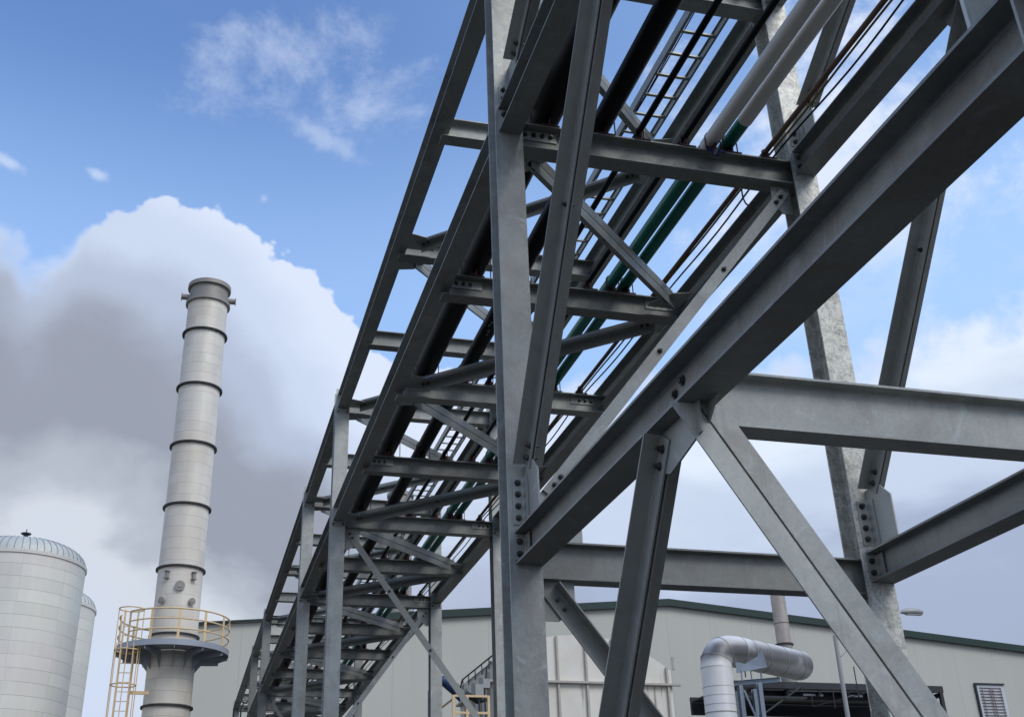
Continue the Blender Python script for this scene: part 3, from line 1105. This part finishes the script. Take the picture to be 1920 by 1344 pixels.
# nozzles
def on_shaft(deg):
    a = rad(deg)
    return Vector((math.sin(a), -math.cos(a), 0))
for deg, z, rr, L in ((2, 11.86, .17, .09), (-38, 11.36, .12, .13), (34, 11.36, .12, .13)):
    d = on_shaft(deg)
    c0 = Vector((SX, SY, z)) + d * .72
    b = MB()
    b.tube([c0, c0 + d * (L)], rr * .72, 20)
    b.tube([c0 + d * L, c0 + d * (L + .05)], rr, 20)
    b.tube([c0 + d * (L + .05), c0 + d * (L + .07)], rr * .5, 6)
    b.build('nozzle', M_CAP, stk, smooth=True)
for deg in (-32, 34):
    d = on_shaft(deg)
    c0 = Vector((SX, SY, 12.25)) + d * .82
    b = MB()
    sd_ = d.cross(Z)
    b.obox(c0, d, sd_, Z, .06, .05, .12)
    b.obox(c0 + Z * .12, d, sd_, Z, .10, .08, .015)
    b.obox(c0 - Z * .12, d, sd_, Z, .10, .08, .015)
    b.build('lug', M_CAP, stk)
# platform
PR, PZ0, PZ1 = 1.87, 9.66, 9.85
b = MB()
b.lathe((SX, SY, 0), [(.80, PZ0 + .06), (PR - .02, PZ0 + .06), (PR - .02, PZ0 + .075), (.80, PZ0 + .075)], 72, closed=True)
b.build('platform_deck', M_STEELBLUE, stk)
b = MB()
b.lathe((SX, SY, 0), [(PR - .012, PZ0), (PR, PZ0), (PR, PZ1), (PR - .012, PZ1)], 96, closed=True)
b.build('toe_board', M_STEELBLUE, stk, smooth=True)
for i in range(12):
    d = on_shaft(i * 30 + 2)
    sd_ = d.cross(Z)
    c0 = Vector((SX, SY, 0))
    t_ = sd_ * .012
    b = MB()
    z1 = PZ0 + .055
    b.poly([c0 + d * .77 + Z * z1 - t_ / 2, c0 + d * (PR - .02) + Z * z1 - t_ / 2, c0 + d * (PR - .02) + Z * (z1 - .16) - t_ / 2, c0 + d * 1.05 + Z * (z1 - .26) - t_ / 2, c0 + d * .77 + Z * (z1 - .62) - t_ / 2], t_)
    b.build('bracket', M_STEELBLUE, stk)
nposts = 12
for zz, r_ in ((PZ1 + 1.0, .030), (PZ1 + .67, .025), (PZ1 + .34, .025)):
    b = MB()
    a0, a1 = -52, 286       # gap at the ladder, on the left-hand side
    pts = [Vector((SX, SY, zz)) + on_shaft(a0 + (a1 - a0) * i / 80) * (PR - .04) for i in range(81)]
    b.tube(pts, r_, 8)
    b.build('hand_rail', M_CREAM, stk, smooth=True)
for i in range(nposts + 1):
    d = on_shaft(-52 + 338 * i / nposts)
    c0 = Vector((SX, SY, PZ0 + .07)) + d * (PR - .04)
    b = MB()
    b.obox(c0 + Z * .55, d, d.cross(Z), Z, .012, .042, .56)
    b.build('rail_post', M_CREAM, stk)
# caged ladder
LX, LY = SX - 1.42, SY - 1.12
b = MB()
for dx in (-.21, .21):
    b.tube([(LX + dx, LY + .22, 0.2), (LX + dx, LY + .22, 10.95)], .03, 8)
for i in range(34):
    b.tube([(LX - .21, LY + .22, .5 + i * .3), (LX + .21, LY + .22, .5 + i * .3)], .013, 6)
b.build('ladder', M_CREAM, stk)
hoopz = [2.5, 3.7, 4.9, 6.1, 7.32, 8.45, 9.55]
b = MB()
for z in hoopz + [10.9]:
    pts = []
    for i in range(25):
        a = 2 * math.pi * i / 24
        pts.append((LX + .40 * math.cos(a), LY - .10 + .36 * math.sin(a), z))
    b.tube(pts, .022, 6)
for i in range(7):
    a = math.pi + math.pi * i / 6
    x_, y_ = LX + .40 * math.cos(a), LY - .10 + .36 * math.sin(a)
    b.tube([(x_, y_, 2.3), (x_, y_, 9.75 if i not in (0, 6) else 10.9)], .018, 6)
b.build('safety_cage', M_CREAM, stk, smooth=True)
for z in (8.28, 4.9):
    b = MB()
    b.box(LX + .2, SX - .6, LY + .20, LY + .28, z - .05, z + .05)
    b.build('ladder_bracket', M_CREAM, stk)

# ------------------------------------------------------------------ tanks
def tank(cx, cy, r, zr, label, n=96):
    t = empty('storage_tank', (cx, cy, 0), label, 'tank', 'clad storage tanks left of the stack')
    b = MB()
    b.lathe((cx, cy, 0), [(r, 0), (r, zr)], n)
    b.build('shell', M_TANK, t, origin=(cx, cy, 0), smooth=True)
    b = MB()
    b.lathe((cx, cy, 0), [(r, zr), (r + .045, zr + .02), (r + .045, zr + .14), (r - .02, zr + .16)], n)
    b.build('rim', M_TANK, t, origin=(cx, cy, 0), smooth=True)
    b = MB()
    prof = [((r - .02) * math.cos(a) ** .75 if a < math.pi / 2 else 0, zr + .15 + .86 * math.sin(a)) for a in [math.pi / 2 * i / 14 for i in range(14)]] + [(0.001, zr + 1.01)]
    b.lathe((cx, cy, 0), prof, n)
    b.build('dome', M_DOME, t, origin=(cx, cy, 0), smooth=True)
    b = MB()
    nr = 56
    for i in range(nr):
        a = 2 * math.pi * i / nr
        pts = [(cx + (p + .004) * math.cos(a), cy + (p + .004) * math.sin(a), z + .004) for p, z in prof[:10]]
        b.tube(pts, .013, 5)
    b.build('dome_seam', M_CAP, t)
    return t


t1 = tank(-6.47, 45.0, 2.37, 13.72, 'large clad tank with a ribbed dome and vent at the left edge')
tank(-6.47, 52.2, 2.37, 13.85, 'second clad tank half hidden behind the front tank')
vx, vy, vz = -6.42, 44.6, 14.70
b = MB()
b.tube([(vx, vy, vz), (vx, vy, vz + .14)], .05, 10)
b.tube([(vx, vy, vz + .14), (vx, vy, vz + .17)], .16, 14)
b.tube([(vx, vy, vz + .17), (vx, vy, vz + .30)], .09, 12)
b.tube([(vx, vy, vz + .30), (vx, vy, vz + .33)], .19, 14)
b.tube([(vx, vy, vz + .33), (vx, vy, vz + .50)], .018, 6)
b.tube([(vx + .12, vy, vz - .02), (vx - .24, vy, vz - .06)], .05, 8)
b.build('roof_vent', M_DARKST, t1)

# ------------------------------------------------------------------ building
WY = 70.0
bd = empty('warehouse', (31, WY, 0), 'long pale grey panelled industrial hall with a low gable and dark green roof edge', 'building')
xl_, xr_, xrg = -1.35, 63.6, 31.15
zl_, zr_, zrg = 17.40, 17.60, 20.27
b = MB()
b.poly([(xl_, WY, 0), (xr_, WY, 0), (xr_, WY, zr_), (xrg, WY, zrg), (xl_, WY, zl_)], (0, 60, 0))
b.build('wall', M_WALL, bd, origin=(0, WY, 0))
b = MB()
b.poly([(xl_ - .1, WY - .25, zl_ + .005), (xrg, WY - .25, zrg + .005), (xrg, WY - .25, zrg + .125), (xl_ - .1, WY - .25, zl_ + .125)], (0, 60.5, 0))
b.poly([(xrg, WY - .25, zrg + .005), (xr_ + .1, WY - .25, zr_ - .003), (xr_ + .1, WY - .25, zr_ + .117), (xrg, WY - .25, zrg + .125)], (0, 60.5, 0))
b.build('roof', M_ROOF, bd)


def roofz(x):
    return zl_ + (zrg - zl_) * (x - xl_) / (xrg - xl_) if x < xrg else zrg + (zr_ - zrg) * (x - xrg) / (xr_ - xrg)


b = MB()
for xa, xb_, h in ((-1.45, 9.0, .10), (9.0, xrg, .46), (xrg, 63.7, .46)):
    b.poly([(xa, WY - .32, roofz(xa) + .14), (xb_, WY - .32, roofz(xb_) + .14), (xb_, WY - .32, roofz(xb_) + .14 - h), (xa, WY - .32, roofz(xa) + .14 - h)], (0, .06, 0))
b.build('fascia', M_GUTTER, bd)
# louvre window
lw = empty('louvre_window', Vector((55, WY, 14.3)) - Vector(bd.location))
lw.parent = bd
b = MB()
x0, x1, z0, z1 = 53.9, 56.15, 12.4, 15.38
b.box(x0 - .12, x0, WY - .16, WY - .002, z0, z1 + .10)
b.box(x0, x1 + .05, WY - .16, WY - .002, z1, z1 + .10)
b.build('frame', M_DARKST, lw)
b = MB()
b.box(x0 + .003, x1, WY - .06, WY - .003, z0, z1 - .003)
b.build('backing', plain('window_white', (.62, .64, .66), .5), lw)
b = MB()
for i in range(14):
    z = z0 + .1 + i * .205
    b.obox((55.02, WY - .10, z), X, (0, .7, .7), (0, -.7, .7), .88, .035, .008)
for xx in (54.3, 54.95, 55.15, 55.8):
    b.box(xx - .02, xx + .02, WY - .17, WY - .13, z0 + .05, z1 - .25)
b.build('louvre', plain('louvre_brown', (.26, .22, .19), .6, .2, .4, 2), lw)
# roof stack behind the rack
b = MB()
vx, vy = 13.86, 76.0
b.lathe((vx, vy, 0), [(.86, 18.5), (.86, 28.55), (.97, 28.55), (.97, 28.8), (.80, 28.8), (.80, 18.5)], 40)
ro = b.build('roof_flue', M_CAP, None, smooth=True)
tag(ro, 'grey round flue rising above the hall roof behind the rack', 'flue')

# ------------------------------------------------------------------ duct with elbow, small stack, frame
dct = empty('round_duct', (24.4, 50, 0), 'shiny clad round duct rising to an elbow and running right along the hall', 'duct')
DR = .735


def bez(p0, p1, p2, n):
    return [p0 * (1 - t) ** 2 + p1 * 2 * t * (1 - t) + p2 * t * t for t in [i / n for i in range(n + 1)]]


A0 = Vector((24.42, 50, 0))
A1 = Vector((24.45, 50, 11.85))
C1 = Vector((24.50, 50.1, 12.85))
B0 = Vector((25.75, 50.3, 12.72))
B1 = Vector((30.2, 52.4, 12.62))
b = MB()
b.tube([A0, A1], DR, 48)
b.build('riser', M_DUCT, dct, smooth=True)
b = MB()
dv0 = (B1 - B0).normalized()
ep = [A1 - Z * .03] + bez(A1, C1, B0, 5) + [B0 + dv0 * .03]
b.tube(ep, DR + .006, 48)
b.build('elbow', M_DUCT, dct, smooth=True, ang=50)
b = MB()
b.tube([B0, B1], DR, 48)
b.build('run', M_DUCT, dct, smooth=True)
b = MB()
dv = (B1 - B0).normalized()
b.tube([B1 + dv * .62 * math.sin(math.pi / 2 * i / 7) for i in range(8)], [max(.02, DR * math.cos(math.pi / 2 * i / 7) ** .7) for i in range(8)], 48)
b.build('end_cap', M_DUCT, dct, smooth=True, ang=50)


def band(p, d, r, wd=.03, th=.012, par=dct, mat=M_CAP, nm='band'):
    d = Vector(d).normalized()
    q = MB()
    q.tube([Vector(p) - d * wd / 2, Vector(p) + d * wd / 2], r + th, 48)
    return q.build(nm, mat, par, smooth=True)


for z in (11.85, 10.95, 10.55, 10.15, 9.80, 8.9, 8.4, 7.9, 7.3, 6.0, 4.6, 3.2):
    band((24.44, 50, z), Z, DR, .04 if z in (9.80, 7.3) else .02, .02 if z in (9.80, 7.3) else .006)
dv = (B1 - B0).normalized()
for t_ in (0.0, .75, 1.85, 3.2, 4.6):
    band(B0 + dv * t_, dv, DR, .035, .014)
for i in range(18):
    band(B0 + dv * (.9 + i * .23), dv, DR, .012, .004)
for i in (2, 4):
    band(ep[i], (ep[i + 1] - ep[i]).normalized() + (ep[i] - ep[i - 1]).normalized(), DR + .01, .03, .012)

QX, QY, kq = 34.14, 60.5, 1.08
def qz(z):
    return 1.6 + (z - 1.6) * kq
ss = empty('small_stack', (QX, QY, 12.7), 'slim brownish metal stack standing behind the round duct', 'chimney')
b = MB()
b.lathe((QX, QY, 0), [(.46, 12.71), (.46, qz(14.45))], 40)
b.build('base_section', M_CAP, ss, smooth=True)
b = MB()
b.lathe((QX, QY, 0), [(.43, qz(14.4)), (.43, qz(17.4)), (.39, qz(17.4)), (.39, qz(14.4))], 40)
b.build('flue', plain('heat_tinted_steel', (.46, .40, .34), .42, .4, .25, 3), ss, smooth=True)
b = MB()
b.lathe((QX, QY, 0), [(.43, qz(14.42)), (.53, qz(14.42)), (.53, qz(14.50)), (.43, qz(14.50))], 40, closed=True)
b.build('flange', M_RING, ss)
b = MB()
b.lathe((QX, QY, 0), [(.42, qz(15.58)), (.445, qz(15.58)), (.445, qz(15.61)), (.42, qz(15.61))], 40, closed=True)
b.build('seam', M_RING, ss)
b = MB()
b.box(QX + .27, QX + .41, QY - .49, QY - .37, qz(17.22), qz(17.40))
b.build('lug', M_DARKST, ss)

# support tower under the duct
sf = empty('support_frame', (25.7, 50, 0), 'blue grey steel support frame with diagonal braces under the round duct', 'frame')
for x_, y_ in ((25.42, 49.7), (26.05, 49.0), (26.6, 50.6), (25.9, 51.3)):
    b = MB()
    b.prism(iprof(.22, .20), (x_, y_, 0), (x_, y_, 11.05), X, Y)
    b.build('post', M_FRAME, sf)
b = MB()
b.prism(iprof(.22, .20), (25.12, 49.95, 11.15), (27.0, 48.65, 11.15), Vector((.57, .82, 0)), Z)
b.build('head_beam', M_FRAME, sf)
for z0, z1, s in ((10.8, 8.6, 1), (8.6, 6.4, -1), (6.4, 4.2, 1), (4.2, 2.0, -1)):
    b = MB()
    if s > 0:
        b.tube([(25.55, 49.6, z0), (26.0, 48.95, z1)], .05, 8)
    else:
        b.tube([(26.0, 48.95, z0), (25.55, 49.6, z1)], .05, 8)
    b.tube([(26.05, 49.0, z0), (26.6, 50.6, z1)], .045, 8)
    b.build('brace', M_FRAME, sf)
b = MB()
b.poly([(25.28, 49.6, 11.58), (25.28, 49.6, 12.10), (25.75, 49.55, 12.02), (26.35, 49.4, 12.35), (26.62, 49.3, 12.75), (26.74, 49.3, 11.84)], (0.02, .05, 0))
b.build('saddle_plate', M_FRAME, sf)
b = MB()
for x_ in (25.5, 26.0, 26.5):
    b.tube([(x_, 49.55, 11.2), (x_, 49.55, 11.7)], .035, 8)
b.build('hanger', M_FRAME, sf)

# dark canopy / platform along the hall with rails
cn = empty('canopy', (36, 58, 0), 'long dark steel canopy platform along the hall wall behind the duct', 'canopy')
b = MB()
b.box(29.2, 42.4, 57.9, 58.1, 12.50, 12.86)
b.build('edge_beam', M_DARKST, cn)
b = MB()
b.box(30.6, 42.2, 58.6, 58.7, 12.02, 12.49)  # upright black sheet paints the shade in the recess under the deck
b.build('painted_recess', M_BLACK, cn)
b = MB()
b.box(29.2, 42.3, 58.15, 63.4, 12.60, 12.70)
b.build('deck', M_DARKST, cn)
for x_ in (30.4, 32.6, 34.6, 36.4, 38.2, 40.2, 42.2):
    b = MB()
    b.box(x_ - .08, x_ + .08, 58.12, 58.5, 12.25, 12.49)
    b.build('rib', M_DARKST, cn)
b = MB()
b.box(29.2, 33.2, 57.2, 57.85, 11.85, 11.95)
b.box(29.2, 42.35, 63.5, 63.7, 11.9, 12.9)
b.build('under_beam', M_DARKST, cn)
for x_ in (29.5, 36.0, 42.25):
    b = MB()
    b.box(x_ - .1, x_ + .1, 57.9, 58.1, 0, 12.5)
    b.build('post', M_DARKST, cn)
b = MB()
b.tube([(30.5, 57.3, 11.0), (33.0, 57.3, 12.5)], .06, 8)
b.build('knee_brace', M_DARKST, cn)
for x_ in (34.4, 36.9):
    b = MB()
    b.box(x_ - .62, x_ + .62, 58.55, 58.59, 12.25, 12.36)  # white box painted in for daylight showing through a skylight opening
    o = b.build('painted_skylight', plain('painted_skylight_white', (.8, .8, .8), .6), cn)
b = MB()
for z in (13.95, 13.45):
    b.tube([(28.7, 57.2, z), (32.6, 57.2, z)], .03, 6)
for i in range(5):
    b.tube([(28.7 + i * .96, 57.2, 12.9), (28.7 + i * .96, 57.2, 13.95)], .035, 6)
b.build('guard_rail', M_DARKST, cn)
b = MB()
zq = 11.15
b.tube([(31.2, 55.5, 11.9), (35.0, 55.5, 11.95)], .03, 6)
b.tube([(32.5, 55.5, 11.7), (32.5, 55.5, zq), (35.2, 54.7, 11.75)], .03, 6)
b.tube([(33.5, 55.0, 11.9), (33.5, 55.0, 11.0)], .03, 6)
b.tube([(35.0, 55.0, 13.2), (35.0, 55.0, 11.6)], .03, 6)
b.build('swing_rail', M_DARKST, cn)

# slim pipe post in front of the wall
b = MB()
b.tube([(29.78, 48, 0), (29.82, 48, 13.15)], .105, 16)
po = b.build('pipe_post', M_LAMP, None, origin=(29.8, 48, 0), smooth=True)
tag(po, 'slim pale pipe post with a side bracket in front of the hall wall', 'post')
b = MB()
b.tube([(29.88, 47.9, 12.15), (30.35, 47.9, 12.5)], .03, 8)
b.tube([(29.86, 47.9, 13.05), (30.1, 47.9, 12.95)], .03, 8)
b.build('bracket', M_LAMP, po)

# street lamp
sl = empty('street_lamp', (31.15, 45, 0), 'grey street lamp head sticking out beside the mottled right column', 'street lamp')
b = MB()
b.tube([(31.15, 45, 0), (31.15, 45, 13.3)], [.12, .07], 16)
b.build('pole', M_LAMP, sl, smooth=True)
b = MB()
b.tube([(31.15, 45, 13.3), (31.25, 45, 13.5), (31.55, 45, 13.60)], .045, 10)
b.build('arm', M_LAMP, sl, smooth=True)
b = MB()
b.tube([(31.52, 45, 13.60), (31.62, 45, 13.62), (31.85, 45, 13.65), (32.2, 45, 13.67), (32.5, 45, 13.66), (32.66, 45, 13.64), (32.70, 45, 13.62)], [.05, .09, .14, .155, .14, .10, .03], 20)
b.build('lamp_head', M_LAMP, sl, smooth=True)
b = MB()
b.box(31.8, 32.6, 44.90, 45.10, 13.50, 13.53)
b.build('lens', plain('lamp_lens', (.35, .36, .37), .25), sl)

# ------------------------------------------------------------------ white filter housing behind the near column
fh = empty('filter_housing', (13.5, 40, 0), 'large stained white filter housing with an arched top, ribs and a belt', 'machine')
HX0, HX1, HY0, HY1 = 10.30, 16.80, 38.0, 43.2
arc = []
for i in range(17):
    x = HX0 + (HX1 - HX0) * i / 16
    u = (x - 13.4) / 3.4
    arc.append((x, 10.40 - 1.15 * abs(u) ** 2.3))
b = MB()
b.poly([(HX0, HY0, 0)] + [(x, HY0, z) for x, z in arc] + [(HX1, HY0, 0)], (0, HY1 - HY0, 0))
b.build('body', M_HOP, fh, origin=(0, 0, 0))
b = MB()
b.box(HX0 - .02, HX1 + .28, HY0 - .16, HY0 - .002, 8.72, 8.79)
b.box(HX0 - .18, HX0 - .002, HY0, HY1, 8.72, 8.79)
b.build('belt', M_HOPD, fh)
for x_ in (10.9, 11.5, 12.55, 13.6, 14.6, 15.6, 16.62):
    zt = 10.40 - 1.15 * abs((x_ - 13.4) / 3.4) ** 2.3 - .02
    b = MB()
    b.box(x_ - .035, x_ + .035, HY0 - .10, HY0 - .002, 0, 8.715)
    b.box(x_ - .035, x_ + .035, HY0 - .10, HY0 - .002, 8.795, zt)
    b.build('rib', M_HOPD, fh)
for y_ in (38.8, 39.9, 41.0, 42.1):
    b = MB()
    b.box(HX0 - .10, HX0 - .002, y_ - .03, y_ + .03, 0, 8.715)
    b.box(HX0 - .10, HX0 - .002, y_ - .03, y_ + .03, 8.795, 9.20)
    b.build('rib', M_HOPD, fh)
b = MB()
b.box(16.90, 16.98, HY0, HY0 + .1, 9.3, 9.75)
b.build('bracket', M_HOPD, fh)
b = MB()
b.tube([(HX0 - .05, HY0 - .1, 9.62), (HX0 - .05, 42.6, 9.62), (HX0 - .05, 43.0, 9.35)], .03, 8)
b.tube([(HX0 - .05, HY0 - .1, 9.40), (HX0 - .05, 41.8, 9.40)], .016, 6)
for y_ in (38.6, 39.6, 40.6, 41.6, 42.5):
    b.tube([(HX0 - .05, y_, 9.25), (HX0 - .05, y_, 9.62)], .02, 6)
b.build('hand_rail', M_DARKST, fh)
b = MB()
b.box(9.75, 9.98, 37.5, 37.8, 8.42, 8.72)
b.box(9.42, 9.70, 37.3, 37.6, 8.12, 8.50)
b.build('junction_box', M_LAMP, fh)
b = MB()
b.tube([(9.86, 37.6, 8.7), (9.90, 37.6, 9.1), (10.1, 37.8, 9.35)], .03, 8)
b.tube([(9.55, 37.4, 8.1), (9.6, 37.4, 7.0)], .03, 8)
b.tube([(9.75, 37.4, 8.4), (9.8, 37.4, 7.0)], .03, 8)
b.tube([(9.15, 37.6, 8.25), (9.55, 37.6, 8.0), (9.9, 37.7, 8.1)], .10, 10)
b.build('piping', M_DARKST, fh, smooth=True)

# blue pipe
bp_ = MB()
bp_.tube([(9.50, 45, 0), (9.50, 45, 9.55), (9.56, 45, 9.85), (9.80, 45, 10.05), (10.1, 45, 10.0), (10.5, 45, 9.72), (10.9, 45.0, 9.30)], [.09, .09, .10, .16, .22, .24, .20], 20)
tag(bp_.build('blue_pipe', M_BLUEP, smooth=True), 'dark blue bent pipe beside the white filter housing', 'pipe')

# cream cage frame low behind the brace
cf = empty('cage_frame', (7.95, 32, 0), 'cream painted square railing frame low behind the diagonal brace', 'railing')
for i, x_ in enumerate((7.43, 7.83, 8.46)):
    b = MB()
    b.box(x_ - .035, x_ + .035, 31.97, 32.03, 0, 7.20)
    b.build('post', M_CREAM, cf)
b = MB()
for z in (7.18, 6.72, 6.2, 5.7, 5.2):
    b.box(7.465 + .001, 8.425, 31.975, 32.025, z - .03, z + .03)
b.build('rail', M_CREAM, cf)
b = MB()
for z in (7.1, 6.3, 5.5):
    b.tube([(7.43, 32.05, z), (7.43, 36.5, z)], .03, 8)
b.build('side_rail', M_CREAM, cf)

# small hooped railing in the far left distance
hr = MB()
for i in range(3):
    x_ = 1.95 + i * .28
    hr.tube([(x_, 46, 0), (x_, 46, 8.95), (x_ + .08, 46, 9.15), (x_ + .25, 46, 9.22), (x_ + .5, 46, 9.15)], .03, 8)
tag(hr.build('bent_vent_pipe', M_DARKST, smooth=True), 'bundle of thin bent grey vent pipes low beside the far end of the rack', 'pipes')

S.render.engine = 'CYCLES'
